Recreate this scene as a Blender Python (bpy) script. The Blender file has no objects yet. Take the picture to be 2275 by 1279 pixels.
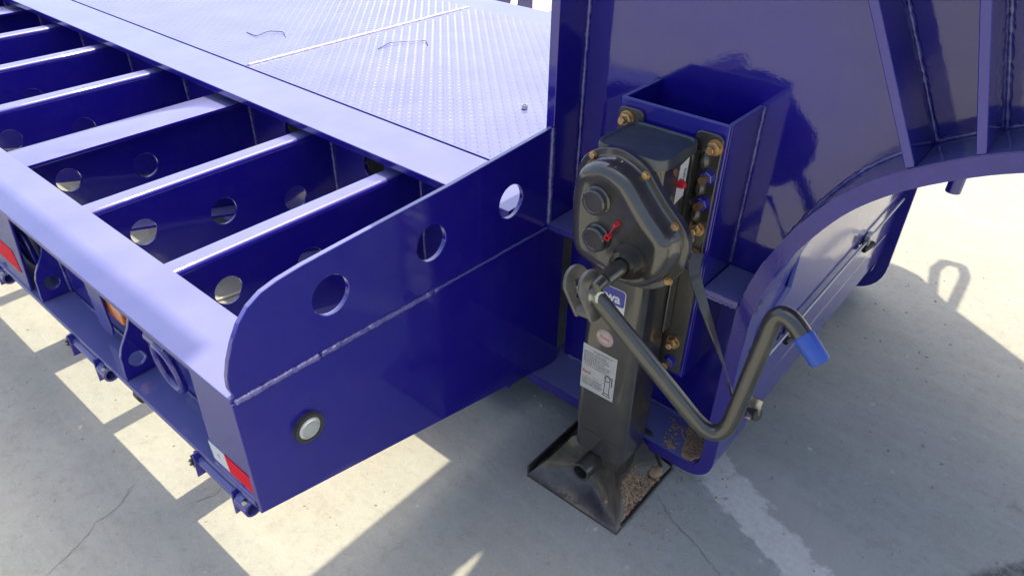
import bpy, bmesh, math, random
from mathutils import Vector, Matrix
random.seed(7)
S = bpy.context.scene
COL = S.collection

# ------------------------------------------------------------------ camera
cam_d = bpy.data.cameras.new('camera'); cam = bpy.data.objects.new('camera', cam_d); COL.objects.link(cam)
CR = ((0.76168, 0.64779, 0.01464), (-0.37885, 0.42690, 0.82112), (-0.52566, 0.63097, -0.57057))  # right, up, forward
M = Matrix(((CR[0][0], CR[1][0], -CR[2][0], 0), (CR[0][1], CR[1][1], -CR[2][1], 0), (CR[0][2], CR[1][2], -CR[2][2], 1.6), (0, 0, 0, 1)))
cam.matrix_world = M
cam_d.sensor_width = 36; cam_d.lens = 25.23; cam_d.clip_end = 3000; cam_d.clip_start = 0.02
S.camera = cam
# ------------------------------------------------------------------ sky, sun, exposure
SX, SY = 0.045, 0.324                    # light travels (SX, -SY, -1)
to_sun = Vector((-SX, SY, 1)).normalized()
w = bpy.data.worlds.new('World'); S.world = w; w.use_nodes = True
nt = w.node_tree; bg = nt.nodes['Background']
sky = nt.nodes.new('ShaderNodeTexSky'); sky.sky_type = 'NISHITA'; sky.sun_disc = False
sky.sun_elevation = math.asin(to_sun.z); sky.sun_rotation = math.atan2(to_sun.x, to_sun.y)
sky.air_density = 1.0; sky.dust_density = 5.0; sky.ozone_density = 1.0
nt.links.new(sky.outputs[0], bg.inputs[0]); bg.inputs[1].default_value = 0.14
sl = bpy.data.lights.new('sun', 'SUN'); sl.energy = 2.75; sl.angle = math.radians(0.55); sl.color = (1, 0.87, 0.64)
so = bpy.data.objects.new('sun', sl); COL.objects.link(so)
so.rotation_euler = (-to_sun).to_track_quat('-Z', 'Y').to_euler(); so.location = to_sun * 30
S.view_settings.view_transform = 'Standard'; S.view_settings.look = 'None'
S.view_settings.exposure = 1.1; S.view_settings.gamma = 1

# ------------------------------------------------------------------ materials
def mat(name, col, rough=0.5, metal=0.0, coat=0.0, coat_r=0.05, spec=0.5, bump=0.0, bscale=200, vary=0.0, vscale=12, vcol=None, top_glare=0.0, glare_col=(0.42, 0.40, 0.40), bump2=0.0, b2scale=25, rvary=0.0, grime=0.0):
    m = bpy.data.materials.new(name); m.use_nodes = True
    n = m.node_tree.nodes; l = m.node_tree.links; p = n['Principled BSDF']
    p.inputs['Base Color'].default_value = (*col, 1); p.inputs['Roughness'].default_value = rough
    p.inputs['Metallic'].default_value = metal; p.inputs['Coat Weight'].default_value = coat
    p.inputs['Coat Roughness'].default_value = coat_r; p.inputs['Specular IOR Level'].default_value = spec; p.inputs['Coat IOR'].default_value = 1.66
    tc = n.new('ShaderNodeNewGeometry')
    src = None
    if vary:
        t = n.new('ShaderNodeTexNoise'); t.inputs['Scale'].default_value = vscale; t.inputs['Detail'].default_value = 6; t.inputs['Roughness'].default_value = 0.65
        l.new(tc.outputs['Position'], t.inputs['Vector'])
        r = n.new('ShaderNodeMapRange'); r.inputs[1].default_value = 0.42; r.inputs[2].default_value = 0.68; r.inputs[3].default_value = 0; r.inputs[4].default_value = vary
        l.new(t.outputs[0], r.inputs[0])
        x = n.new('ShaderNodeMix'); x.data_type = 'RGBA'; l.new(r.outputs[0], x.inputs[0])
        x.inputs[6].default_value = (*col, 1); x.inputs[7].default_value = (*(vcol or tuple(c * 0.5 for c in col)), 1)
        src = x.outputs[2]
        if rvary:
            rr = n.new('ShaderNodeMapRange'); rr.inputs[1].default_value = 0.35; rr.inputs[2].default_value = 0.7; rr.inputs[3].default_value = rough; rr.inputs[4].default_value = rough + rvary
            l.new(t.outputs[0], rr.inputs[0]); l.new(rr.outputs[0], p.inputs['Roughness'])
    if top_glare:                                                    # sun and sky glare put into the colour of upward faces
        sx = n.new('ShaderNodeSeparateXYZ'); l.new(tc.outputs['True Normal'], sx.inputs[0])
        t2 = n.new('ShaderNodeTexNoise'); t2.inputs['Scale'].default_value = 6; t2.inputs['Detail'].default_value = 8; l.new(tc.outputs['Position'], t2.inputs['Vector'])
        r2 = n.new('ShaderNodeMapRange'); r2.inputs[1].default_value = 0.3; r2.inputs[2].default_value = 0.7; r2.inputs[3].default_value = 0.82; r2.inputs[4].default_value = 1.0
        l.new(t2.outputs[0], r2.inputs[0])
        r3 = n.new('ShaderNodeMapRange'); r3.inputs[1].default_value = 0.5; r3.inputs[2].default_value = 1.0; r3.inputs[3].default_value = 0; r3.inputs[4].default_value = top_glare
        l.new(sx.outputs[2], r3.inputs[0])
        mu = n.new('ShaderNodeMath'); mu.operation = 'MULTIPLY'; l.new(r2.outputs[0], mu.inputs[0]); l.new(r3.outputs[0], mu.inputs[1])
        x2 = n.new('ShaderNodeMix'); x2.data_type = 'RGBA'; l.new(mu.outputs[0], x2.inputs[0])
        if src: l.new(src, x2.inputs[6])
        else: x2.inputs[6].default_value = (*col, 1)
        x2.inputs[7].default_value = (*glare_col, 1); src = x2.outputs[2]
    if grime:
        tg = n.new('ShaderNodeTexNoise'); tg.inputs['Scale'].default_value = 11; tg.inputs['Detail'].default_value = 12; tg.inputs['Roughness'].default_value = 0.78; l.new(tc.outputs['Position'], tg.inputs['Vector'])
        rg_ = n.new('ShaderNodeMapRange'); rg_.inputs[1].default_value = 0.46; rg_.inputs[2].default_value = 0.74; rg_.inputs[3].default_value = 0; rg_.inputs[4].default_value = grime; l.new(tg.outputs[0], rg_.inputs[0])
        xg = n.new('ShaderNodeMix'); xg.data_type = 'RGBA'; l.new(rg_.outputs[0], xg.inputs[0])
        if src: l.new(src, xg.inputs[6])
        else: xg.inputs[6].default_value = (*col, 1)
        xg.inputs[7].default_value = (0.30, 0.26, 0.24, 1); src = xg.outputs[2]
        cr = n.new('ShaderNodeMapRange'); cr.inputs[1].default_value = 0.4; cr.inputs[2].default_value = 0.75; cr.inputs[3].default_value = coat_r; cr.inputs[4].default_value = coat_r + 0.03; l.new(tg.outputs[0], cr.inputs[0]); l.new(cr.outputs[0], p.inputs['Coat Roughness'])
    if src: l.new(src, p.inputs['Base Color'])
    if bump or bump2:
        nrm = None
        for s_, sc, d in ((bump, bscale, 0.001), (bump2, b2scale, 0.004)):
            if not s_: continue
            t = n.new('ShaderNodeTexNoise'); t.inputs['Scale'].default_value = sc; t.inputs['Detail'].default_value = 3; l.new(tc.outputs['Position'], t.inputs['Vector'])
            b = n.new('ShaderNodeBump'); b.inputs['Strength'].default_value = s_; b.inputs['Distance'].default_value = d; l.new(t.outputs[0], b.inputs['Height'])
            if nrm: l.new(nrm, b.inputs['Normal'])
            nrm = b.outputs[0]
        l.new(nrm, p.inputs['Normal'])
        if coat: l.new(nrm, p.inputs['Coat Normal'])
    return m

BLUE = mat('blue_paint', (0.014, 0.008, 0.26), 0.35, coat=1.0, coat_r=0.025, spec=0.12, bump=0.10, bscale=160, bump2=0.14, b2scale=7, vary=0.25, vscale=3, vcol=(0.010, 0.006, 0.19), grime=0.035, top_glare=0.50, glare_col=(0.36, 0.39, 0.60))
TREAD = mat('worn_tread_paint', (0.05, 0.04, 0.28), 0.45, coat=0.4, coat_r=0.26, spec=0.25, bump=0.2, bscale=200, vary=0.5, vscale=8, vcol=(0.16, 0.15, 0.36), top_glare=0.35, glare_col=(0.36, 0.39, 0.60))
WELD = mat('painted_weld', (0.13, 0.12, 0.38), 0.28, coat=0.8, coat_r=0.1, bump=1.0, bscale=260, vary=1.0, vscale=45, vcol=(0.018, 0.012, 0.24), top_glare=0.2)
GLOSSWELD = mat('weld_gloss', (0.5, 0.5, 0.62), 0.35, coat=0.5, bump=0.9, bscale=200, vary=0.5, vscale=60)  # white-lavender gloss of the painted seam put into the base colour
CUT = mat('flame_cut_edge_paint', (0.032, 0.020, 0.24), 0.4, spec=0.3, coat=0.5, coat_r=0.12, bump=0.5, bscale=150, vary=0.4, vscale=40)
BLACK = mat('black_leg_paint', (0.026, 0.024, 0.021), 0.30, spec=0.4, coat=1.0, coat_r=0.09, bump=0.08, bscale=120, bump2=0.15, b2scale=14, vary=0.8, vscale=9, vcol=(0.048, 0.044, 0.038), rvary=0.25)
LIDM = mat('dusty_black_lid', (0.045, 0.055, 0.06), 0.38, coat=0.2, coat_r=0.2, bump=0.1, vary=0.5, vscale=25, vcol=(0.10, 0.115, 0.12))
DIRTYBLK = mat('muddy_black_paint', (0.026, 0.024, 0.021), 0.38, coat=0.4, bump=0.3, bscale=90, vary=0.75, vscale=16, vcol=(0.13, 0.10, 0.07))
CRANKM = mat('crank_steel', (0.024, 0.024, 0.020), 0.30, metal=0.1, coat=0.8, coat_r=0.12, bump=0.12, bscale=90, vary=0.5, vscale=14, vcol=(0.055, 0.052, 0.042), rvary=0.2)
FORKM = mat('worn_fork_steel', (0.20, 0.185, 0.16), 0.42, metal=0.3, bump=0.2, bscale=120, vary=0.6, vscale=30, vcol=(0.09, 0.085, 0.075))
BRASS = mat('yellow_zinc', (0.62, 0.42, 0.20), 0.33, metal=0.85, bump=0.2, bscale=300, vary=0.6, vscale=60, vcol=(0.38, 0.16, 0.08))
ZINC = mat('zinc_nut', (0.55, 0.58, 0.52), 0.3, metal=0.8, bump=0.1, bscale=300)
BLUENUT = mat('blue_painted_nut', (0.025, 0.018, 0.26), 0.25, coat=0.8)
RED = mat('red_plastic', (0.62, 0.02, 0.03), 0.4)
REDF = mat('red_reflective', (0.74, 0.006, 0.025), 0.6, spec=0.15, coat=0.0, vary=0.3, vscale=80, vcol=(0.62, 0.006, 0.02))
WHITEF = mat('white_reflective', (0.72, 0.76, 0.80), 0.3, coat=0.5)
ORANGE = mat('amber_lens', (0.85, 0.22, 0.01), 0.2, coat=1.0, bump=0.4, bscale=60)
GRIP = mat('blue_grip', (0.03, 0.085, 0.42), 0.42, bump=0.1, bscale=90, vary=0.3, vscale=18, vcol=(0.06, 0.12, 0.48))
RUBBER = mat('rubber', (0.022, 0.022, 0.020), 0.5, vary=0.5, vscale=30, vcol=(0.06, 0.055, 0.05), bump=0.2, bscale=100)
STRAPM = mat('black_strap', (0.035, 0.033, 0.03), 0.30, coat=0.3, vary=0.6, vscale=20, vcol=(0.10, 0.09, 0.075), bump=0.15, bscale=60)
STEEL = mat('bare_steel', (0.42, 0.41, 0.39), 0.3, metal=0.9, vary=0.5, vscale=40, bump=0.2)
LENS = mat('clear_lens', (0.46, 0.48, 0.45), 0.22, coat=1.0, bump=0.5, bscale=180, vary=0.4, vscale=60, vcol=(0.45, 0.47, 0.44))
PAPER = mat('label_white', (0.50, 0.50, 0.48), 0.4, coat=0.3, vary=0.4, vscale=40, vcol=(0.38, 0.37, 0.35))
CREAM = mat('label_cream', (0.55, 0.47, 0.42), 0.4, coat=0.3, vary=0.3, vscale=40)
LBLUE = mat('label_blue', (0.055, 0.05, 0.34), 0.35, coat=0.4)
LLILAC = mat('label_lilac', (0.30, 0.27, 0.52), 0.4)
LWHITE = mat('print_white', (0.72, 0.72, 0.70), 0.4)
INK = mat('print_black', (0.05, 0.05, 0.05), 0.5)
INKRED = mat('print_red', (0.52, 0.06, 0.05), 0.5)
INKPINK = mat('print_pink', (0.55, 0.26, 0.25), 0.5)
DIRT = mat('dry_clay', (0.44, 0.295, 0.17), 0.9, vary=0.7, vscale=60, vcol=(0.20, 0.125, 0.08), bump=1.0, bscale=150)
BEZEL = mat('lamp_bezel', (0.07, 0.072, 0.058), 0.3, metal=0.5, coat=0.4)
STEELP = mat('shade_beam_paint', (0.30, 0.30, 0.29), 0.5, vary=0.4)
WIRE = mat('wire', (0.05, 0.045, 0.05), 0.4, metal=0.5)
CABLE = mat('pale_hose', (0.55, 0.54, 0.47), 0.4)
HOSEG = mat('grey_hose', (0.42, 0.43, 0.45), 0.3, coat=0.3)

# ------------------------------------------------------------------ helpers
def finish(o, m, parent, smooth):
    if m is not None and not o.data.materials: o.data.materials.append(m)
    if smooth is True:
        for p in o.data.polygons: p.use_smooth = True
    elif smooth:
        for p in o.data.polygons: p.use_smooth = True
        o.data.set_sharp_from_angle(angle=math.radians(smooth))
    COL.objects.link(o)
    if parent is not None:
        o.parent = parent
        if parent.type == 'EMPTY': o.matrix_parent_inverse = Matrix.Translation(-Vector(parent.location))
    return o
def obj(name, bm, m, parent=None, smooth=False):
    me = bpy.data.meshes.new(name)
    if isinstance(bm, bmesh.types.BMesh):
        bmesh.ops.recalc_face_normals(bm, faces=bm.faces); bm.to_mesh(me); bm.free()
    else: me = bm
    return finish(bpy.data.objects.new(name, me), m, parent, smooth)
def thing(name, label, cat, loc, group=None):
    o = bpy.data.objects.new(name, None); o.location = loc; COL.objects.link(o); o.empty_display_size = 0.1
    o['label'] = label; o['category'] = cat
    if group: o['group'] = group
    return o
def tag(o, label, cat, group=None):
    o['label'] = label; o['category'] = cat
    if group: o['group'] = group
    return o
def box(bm, lo, hi, bev=0.0, seg=2):
    r = bmesh.ops.create_cube(bm, size=1)
    c = [(a + b) / 2 for a, b in zip(lo, hi)]; s = [b - a for a, b in zip(lo, hi)]
    for v in r['verts']: v.co = Vector((c[i] + v.co[i] * s[i] for i in range(3)))
    if bev:
        es = list({e for v in r['verts'] for e in v.link_edges})
        bmesh.ops.bevel(bm, geom=es, offset=bev, segments=seg, affect='EDGES', profile=0.5)
def B(): return bmesh.new()
def sbox(name, lo, hi, m, parent, bev=0.002):
    bm = B(); box(bm, lo, hi, bev); return obj(name, bm, m, parent)
def sweep(bm, pts, rad, n=10, cap=True, section=None, up=None):
    """tube (rad number or list) or flat section [(a,b)..] along pts"""
    pts = [Vector(p) for p in pts]; N = len(pts); rings = []
    T = []
    for i in range(N):
        t = (pts[min(i + 1, N - 1)] - pts[max(i - 1, 0)]); T.append(t.normalized())
    ref = Vector(up) if up else (Vector((0, 0, 1)) if abs(T[0].z) < 0.9 else Vector((1, 0, 0)))
    u = (ref - T[0] * ref.dot(T[0])).normalized()
    for i in range(N):
        u = (u - T[i] * u.dot(T[i])).normalized(); v = T[i].cross(u)
        r = rad[i] if isinstance(rad, (list, tuple)) else rad
        sec = section if section else [(math.cos(2 * math.pi * k / n), math.sin(2 * math.pi * k / n)) for k in range(n)]
        rings.append([bm.verts.new(pts[i] + (u * a + v * b) * (r if not section else 1)) for a, b in sec])
    k = len(rings[0])
    for i in range(N - 1):
        for j in range(k):
            bm.faces.new((rings[i][j], rings[i][(j + 1) % k], rings[i + 1][(j + 1) % k], rings[i + 1][j]))
    if cap: bm.faces.new(rings[0][::-1]); bm.faces.new(rings[-1])
def smooth_path(pts, sub=8):
    P = [Vector(p) for p in pts]; out = []
    for i in range(len(P) - 1):
        p0 = P[max(i - 1, 0)]; p1 = P[i]; p2 = P[i + 1]; p3 = P[min(i + 2, len(P) - 1)]
        for k in range(sub):
            t = k / sub
            out.append(0.5 * ((2 * p1) + (p2 - p0) * t + (2 * p0 - 5 * p1 + 4 * p2 - p3) * t * t + (-p0 + 3 * p1 - 3 * p2 + p3) * t ** 3))
    out.append(P[-1]); return out
def round_path(pts, r, seg=7):
    P = [Vector(p) for p in pts]; out = [P[0]]
    for i in range(1, len(P) - 1):
        a = (P[i - 1] - P[i]); b = (P[i + 1] - P[i])
        rr = r[i - 1] if isinstance(r, (list, tuple)) else r
        d = min(rr, a.length * 0.48, b.length * 0.48)
        s = P[i] + a.normalized() * d; e = P[i] + b.normalized() * d
        for k in range(seg + 1):
            t = k / seg; out.append((1 - t) ** 2 * s + 2 * t * (1 - t) * P[i] + t * t * e)
    out.append(P[-1]); return out
def cyl(bm, a, b, r, n=20, r2=None, cap=True):
    sweep(bm, [a, b], [r, r if r2 is None else r2], n, cap)
def pipe(bm, a, b, r, ri, n=24):
    a = Vector(a); b = Vector(b); d = (b - a).normalized()
    prof = [(a, r), (b, r), (b, ri), (a, ri)]
    ref = Vector((0, 0, 1)) if abs(d.z) < 0.9 else Vector((1, 0, 0)); u = (ref - d * ref.dot(d)).normalized(); v = d.cross(u)
    rg = [[bm.verts.new(c + (u * math.cos(2 * math.pi * k / n) + v * math.sin(2 * math.pi * k / n)) * q) for k in range(n)] for c, q in prof]
    for i in range(4):
        A = rg[i]; Bq = rg[(i + 1) % 4]
        for j in range(n): bm.faces.new((A[j], A[(j + 1) % n], Bq[(j + 1) % n], Bq[j]))
def circle(cx, cy, r, n=40): return [(cx + r * math.cos(2 * math.pi * k / n), cy + r * math.sin(2 * math.pi * k / n)) for k in range(n)]
def rrect(x0, y0, x1, y1, r, n=6):
    o = []
    for cx, cy, a0 in ((x1 - r, y1 - r, 0), (x0 + r, y1 - r, 90), (x0 + r, y0 + r, 180), (x1 - r, y0 + r, 270)):
        for k in range(n + 1):
            a = math.radians(a0 + 90 * k / n); o.append((cx + r * math.cos(a), cy + r * math.sin(a)))
    return o
FR = {'X': lambda c: Matrix(((0, 0, 1, c), (1, 0, 0, 0), (0, 1, 0, 0), (0, 0, 0, 1))),     # 2d (y,z) on plane X=c
      'Y': lambda c: Matrix(((1, 0, 0, 0), (0, 0, -1, c), (0, 1, 0, 0), (0, 0, 0, 1))),    # 2d (x,z) on plane Y=c
      'Z': lambda c: Matrix(((1, 0, 0, 0), (0, 1, 0, 0), (0, 0, 1, c), (0, 0, 0, 1)))}     # 2d (x,y) on plane Z=c
def plate_mesh(outline, holes, t, axis, c, bev=0.0015):
    cu = bpy.data.curves.new('c', 'CURVE'); cu.dimensions = '2D'; cu.fill_mode = 'BOTH'
    cu.extrude = max(t / 2 - bev, 0.0002); cu.bevel_depth = bev; cu.bevel_resolution = 0; cu.offset = -bev
    for loop in [outline] + holes:
        s = cu.splines.new('POLY'); s.points.add(len(loop) - 1); s.use_cyclic_u = True
        for p, q in zip(s.points, loop): p.co = (q[0], q[1], 0, 1)
    o = bpy.data.objects.new('c', cu); me = bpy.data.meshes.new_from_object(o); bpy.data.objects.remove(o); bpy.data.curves.remove(cu)
    me.transform(FR[axis](c)); return me
def plate(name, outline, holes, t, axis, c, m, parent, bev=0.0015, smooth=35):
    me = plate_mesh(outline, holes, t, axis, c, bev); me.name = name; me.materials.clear(); me.materials.append(m)
    o = bpy.data.objects.new(name, me); return finish(o, None, parent, smooth)
def join_mesh(bm, me):
    bm.from_mesh(me); bpy.data.meshes.remove(me)
def bead(name, pts, r, m, parent, step=0.006, seed=0, jit=0.25, n=7):
    rnd = random.Random(seed); P = [Vector(p) for p in pts]; out = []
    for a, b in zip(P[:-1], P[1:]):
        k = max(2, int((b - a).length / step))
        for i in range(k): out.append(a.lerp(b, i / k))
    out.append(P[-1]); rad = []; drift = 0
    for i in range(len(out)):
        drift = drift * 0.93 + rnd.uniform(-1, 1) * 0.10
        rad.append(r * (1 + jit * (rnd.uniform(-0.5, 0.5) + (0.35 if i % 2 else -0.35)) + drift * 0.5))
        out[i] = out[i] + Vector((rnd.uniform(-1, 1), rnd.uniform(-1, 1), rnd.uniform(-1, 1))) * r * 0.12
    bm = B(); sweep(bm, out, rad, n); return obj(name, bm, m, parent, smooth=True)
def text(name, body, size, pos, m, parent, xdir=(1, 0, 0), updir=(0, 0, 1), bold=0.0, align='LEFT', shear=0.0):
    cu = bpy.data.curves.new('t', 'FONT'); cu.body = body; cu.size = size; cu.align_x = align; cu.offset = bold; cu.extrude = 0.0002; cu.shear = shear
    o = bpy.data.objects.new('t', cu); me = bpy.data.meshes.new_from_object(o); bpy.data.objects.remove(o); bpy.data.curves.remove(cu)
    x = Vector(xdir).normalized(); y = Vector(updir).normalized(); z = x.cross(y)
    me.transform(Matrix(((x.x, y.x, z.x, pos[0]), (x.y, y.y, z.y, pos[1]), (x.z, y.z, z.z, pos[2]), (0, 0, 0, 1))))
    me.name = name; me.materials.clear(); me.materials.append(m)
    return finish(bpy.data.objects.new(name, me), None, parent, False)
def copy(o, loc=None, parent=None, name=None):
    c = o.copy(); COL.objects.link(c)
    if parent is not None: c.parent = parent; c.matrix_parent_inverse = Matrix.Translation(-Vector(parent.location)) if parent.type == 'EMPTY' else Matrix()
    if loc is not None: c.location = loc
    return c

# ------------------------------------------------------------------ ground
gm = bpy.data.materials.new('concrete_yard'); gm.use_nodes = True
n = gm.node_tree.nodes; l = gm.node_tree.links; p = n['Principled BSDF']; p.inputs['Roughness'].default_value = 0.8; p.inputs['Specular IOR Level'].default_value = 0.3
geo = n.new('ShaderNodeNewGeometry')
def noise(scale, detail=6, rough=0.6, vec=None, dist=0):
    t = n.new('ShaderNodeTexNoise'); t.inputs['Scale'].default_value = scale; t.inputs['Detail'].default_value = detail; t.inputs['Roughness'].default_value = rough; t.inputs['Distortion'].default_value = dist
    l.new(vec or geo.outputs['Position'], t.inputs['Vector']); return t.outputs[0]
def mr(v, a, b, c=0.0, d=1.0, smooth=False):
    r = n.new('ShaderNodeMapRange'); l.new(v, r.inputs[0])
    for i, q in enumerate((a, b, c, d)): r.inputs[i + 1].default_value = q
    if smooth: r.interpolation_type = 'SMOOTHSTEP'
    return r.outputs[0]
def mix(f, a, b):
    x = n.new('ShaderNodeMix'); x.data_type = 'RGBA'; l.new(f, x.inputs[0])
    for i, q in ((6, a), (7, b)):
        if isinstance(q, tuple): x.inputs[i].default_value = (*q, 1)
        else: l.new(q, x.inputs[i])
    return x.outputs[2]
def mth(op, a, b=None):
    x = n.new('ShaderNodeMath'); x.operation = op
    for i, q in enumerate((a, b)):
        if q is None: continue
        if isinstance(q, (int, float)): x.inputs[i].default_value = q
        else: l.new(q, x.inputs[i])
    return x.outputs[0]
def band(ax, ay, bx, by, half, wob=0.02, ws=14, soft=0.012, pad=0.0):
    """mask of a strip along the segment a-b on the ground"""
    sep = n.new('ShaderNodeSeparateXYZ'); l.new(geo.outputs['Position'], sep.inputs[0])
    L = math.hypot(bx - ax, by - ay); ux, uy = (bx - ax) / L, (by - ay) / L
    px = mth('SUBTRACT', sep.outputs[0], ax); py = mth('SUBTRACT', sep.outputs[1], ay)
    s = mth('ADD', mth('MULTIPLY', px, ux), mth('MULTIPLY', py, uy)); d = mth('ABSOLUTE', mth('ADD', mth('MULTIPLY', px, -uy), mth('MULTIPLY', py, ux)))
    d = mth('ADD', d, mr(noise(ws, 6, 0.7), 0.3, 0.7, -wob, wob))
    m1 = mr(d, half - soft, half + soft, 1, 0, True)
    c = mth('ABSOLUTE', mth('SUBTRACT', s, L / 2)); m2 = mr(c, L / 2 - 0.03, L / 2 + 0.03 + pad, 1, 0, True)
    return mth('MULTIPLY', m1, m2)
col = mix(mr(noise(1.3, 8, 0.62), 0.35, 0.68), (0.315, 0.336, 0.302), (0.395, 0.406, 0.358))
col = mix(mr(noise(7, 8, 0.7), 0.40, 0.72, 0, 0.55), col, (0.335, 0.322, 0.275))
col = mix(mr(noise(380, 3, 0.6), 0.52, 0.70, 0, 0.45), col, (0.21, 0.205, 0.18))
col = mix(mr(noise(800, 2, 0.5), 0.56, 0.7, 0, 0.35), col, (0.55, 0.54, 0.48))
col = mix(mr(noise(28, 9, 0.8), 0.50, 0.66, 0, 0.50), col, (0.25, 0.25, 0.225))
col = mix(mr(noise(90, 6, 0.75), 0.55, 0.70, 0, 0.50), col, (0.52, 0.51, 0.455))
col = mix(mr(noise(140, 5, 0.75), 0.60, 0.70, 0, 0.65), col, (0.17, 0.168, 0.15))
strip = band(-0.47, 1.47, -0.05, 1.27, 0.055, 0.03, 16, 0.010, 0.05)
strip2 = band(-0.46, 1.52, 0.05, 1.34, 0.10, 0.03, 9, 0.05, 0.05)
col = mix(mth('MULTIPLY', strip2, 0.35), col, (0.47, 0.455, 0.41))
col = mix(mth('MULTIPLY', strip, mr(noise(60, 6, 0.7), 0.25, 0.6, 0.45, 0.95)), col, (0.66, 0.645, 0.57))
tyre = band(0.145, 1.46, 0.59, 2.08, 0.020, 0.012, 20, 0.014, 0.05)
col = mix(mth('MULTIPLY', tyre, mr(noise(50, 5, 0.7), 0.3, 0.6, 0.25, 0.9)), col, (0.06, 0.06, 0.055))
# oil spots, plaster chips
vo = n.new('ShaderNodeTexVoronoi'); vo.inputs['Scale'].default_value = 3.1; l.new(geo.outputs['Position'], vo.inputs['Vector'])
wv = mth('ADD', vo.outputs['Distance'], mr(noise(40, 4), 0.3, 0.7, -0.03, 0.03))
col = mix(mr(wv, 0.02, 0.075, 0.5, 0), col, (0.17, 0.165, 0.15))
vo2 = n.new('ShaderNodeTexVoronoi'); vo2.inputs['Scale'].default_value = 7.3; l.new(geo.outputs['Position'], vo2.inputs['Vector'])
wv2 = mth('ADD', vo2.outputs['Distance'], mr(noise(45, 4), 0.3, 0.7, -0.06, 0.06))
col = mix(mr(wv2, 0.0, 0.06, 0.75, 0), col, (0.62, 0.61, 0.56))
mq = n.new('ShaderNodeMapping'); mq.inputs['Scale'].default_value = (1.0, 14.0, 1); mq.inputs['Rotation'].default_value = (0, 0, 0.35); l.new(geo.outputs['Position'], mq.inputs['Vector'])
col = mix(mr(noise(9, 6, 0.7, mq.outputs[0]), 0.60, 0.72, 0, 0.40), col, (0.52, 0.515, 0.46))
# dust smears running along the yard
mp = n.new('ShaderNodeMapping'); mp.inputs['Scale'].default_value = (0.5, 3.0, 1); mp.inputs['Rotation'].default_value = (0, 0, 0.6); l.new(geo.outputs['Position'], mp.inputs['Vector'])
col = mix(mr(noise(5, 7, 0.65, mp.outputs[0]), 0.5, 0.75, 0, 0.35), col, (0.50, 0.48, 0.43))
l.new(col, p.inputs['Base Color'])
bh = mth('ADD', mth('MULTIPLY', noise(420, 3), 0.4), noise(60, 6, 0.65))
b = n.new('ShaderNodeBump'); b.inputs['Strength'].default_value = 0.35; b.inputs['Distance'].default_value = 0.004; l.new(bh, b.inputs['Height']); l.new(b.outputs[0], p.inputs['Normal'])
bm = B(); bmesh.ops.create_grid(bm, x_segments=8, y_segments=8, size=900)
ground = obj('ground', bm, gm); ground['kind'] = 'structure'
# cracks: thin jagged grooves filled with dark grit
CRK = mat('crack_grit', (0.15, 0.147, 0.135), 0.9, vary=1.0, vscale=40, vcol=(0.33, 0.32, 0.29))
def crack(pts, wid, seed):
    rnd = random.Random(seed); P = [Vector((*q, 0.0015)) for q in pts]; path = []
    for a, c in zip(P[:-1], P[1:]):
        k = max(2, int((c - a).length / 0.012))
        for i in range(k): path.append(a.lerp(c, i / k) + Vector((rnd.uniform(-1, 1), rnd.uniform(-1, 1), 0)) * 0.0035)
    path.append(P[-1]); bm = B(); vs = []
    for i, q in enumerate(path):
        t = (path[min(i + 1, len(path) - 1)] - path[max(i - 1, 0)]).normalized(); s = Vector((-t.y, t.x, 0)) * wid * rnd.uniform(0.25, 1.0)
        vs.append((bm.verts.new(q + s), bm.verts.new(q - s)))
    for a, c in zip(vs[:-1], vs[1:]): bm.faces.new((a[0], a[1], c[1], c[0]))
    o = obj('crack', bm, CRK, ground); return o
crack([(-0.52, 1.27), (-0.44, 1.22), (-0.36, 1.20), (-0.27, 1.155), (-0.1, 1.10)], 0.0014, 1)
crack([(-1.64, 0.34), (-1.598, 0.283), (-1.592, 0.221), (-1.565, 0.18), (-1.529, 0.067), (-1.5, -0.05)], 0.0011, 2)
crack([(-1.47, 0.55), (-1.44, 0.47), (-1.47, 0.40)], 0.0012, 3)
# grit and chips lying about
def grit(name, count, area, m, smin, smax, seed, parent=None):
    rnd = random.Random(seed); V = []; F = []
    for _ in range(count):
        x = rnd.uniform(area[0], area[1]); y = rnd.uniform(area[2], area[3]); s = smin + (smax - smin) * rnd.random() ** 3; bs = len(V); k = 5; z = 0.0
        for i in range(k):
            a = 2 * math.pi * i / k + rnd.uniform(-.3, .3); V.append((x + s * math.cos(a) * rnd.uniform(.6, 1.2), y + s * math.sin(a) * rnd.uniform(.6, 1.2), z))
        for i in range(k):
            a = 2 * math.pi * i / k + rnd.uniform(-.3, .3); V.append((x + s * .6 * math.cos(a), y + s * .6 * math.sin(a), z + s * rnd.uniform(.4, .9)))
        for i in range(k): F.append((bs + i, bs + (i + 1) % k, bs + k + (i + 1) % k, bs + k + i))
        F.append(tuple(bs + k + i for i in range(k)))
    me = bpy.data.meshes.new(name); me.from_pydata(V, [], F); return obj(name, me, m, parent)
g = grit('ground_grit', 2200, (-2.6, 0.9, 0.0, 3.2), mat('grit', (0.36, 0.33, 0.28), 0.9, vary=0.8, vscale=3, vcol=(0.62, 0.6, 0.55)), 0.0012, 0.006, 5)
g['kind'] = 'stuff'; g['label'] = 'scattered crumbs of grit on the concrete yard'; g['category'] = 'grit'

# unseen beam added high overhead to shade a strip beside the trailer
bm = B(); box(bm, (-9.0, 1.60, 4.9), (-1.35, 1.80, 5.2), 0.004); box(bm, (-9.0, 1.665, 4.6), (-1.35, 1.735, 4.899), 0.004)
o = obj('shade_beam', bm, STEELP); o['kind'] = 'structure'
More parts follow.
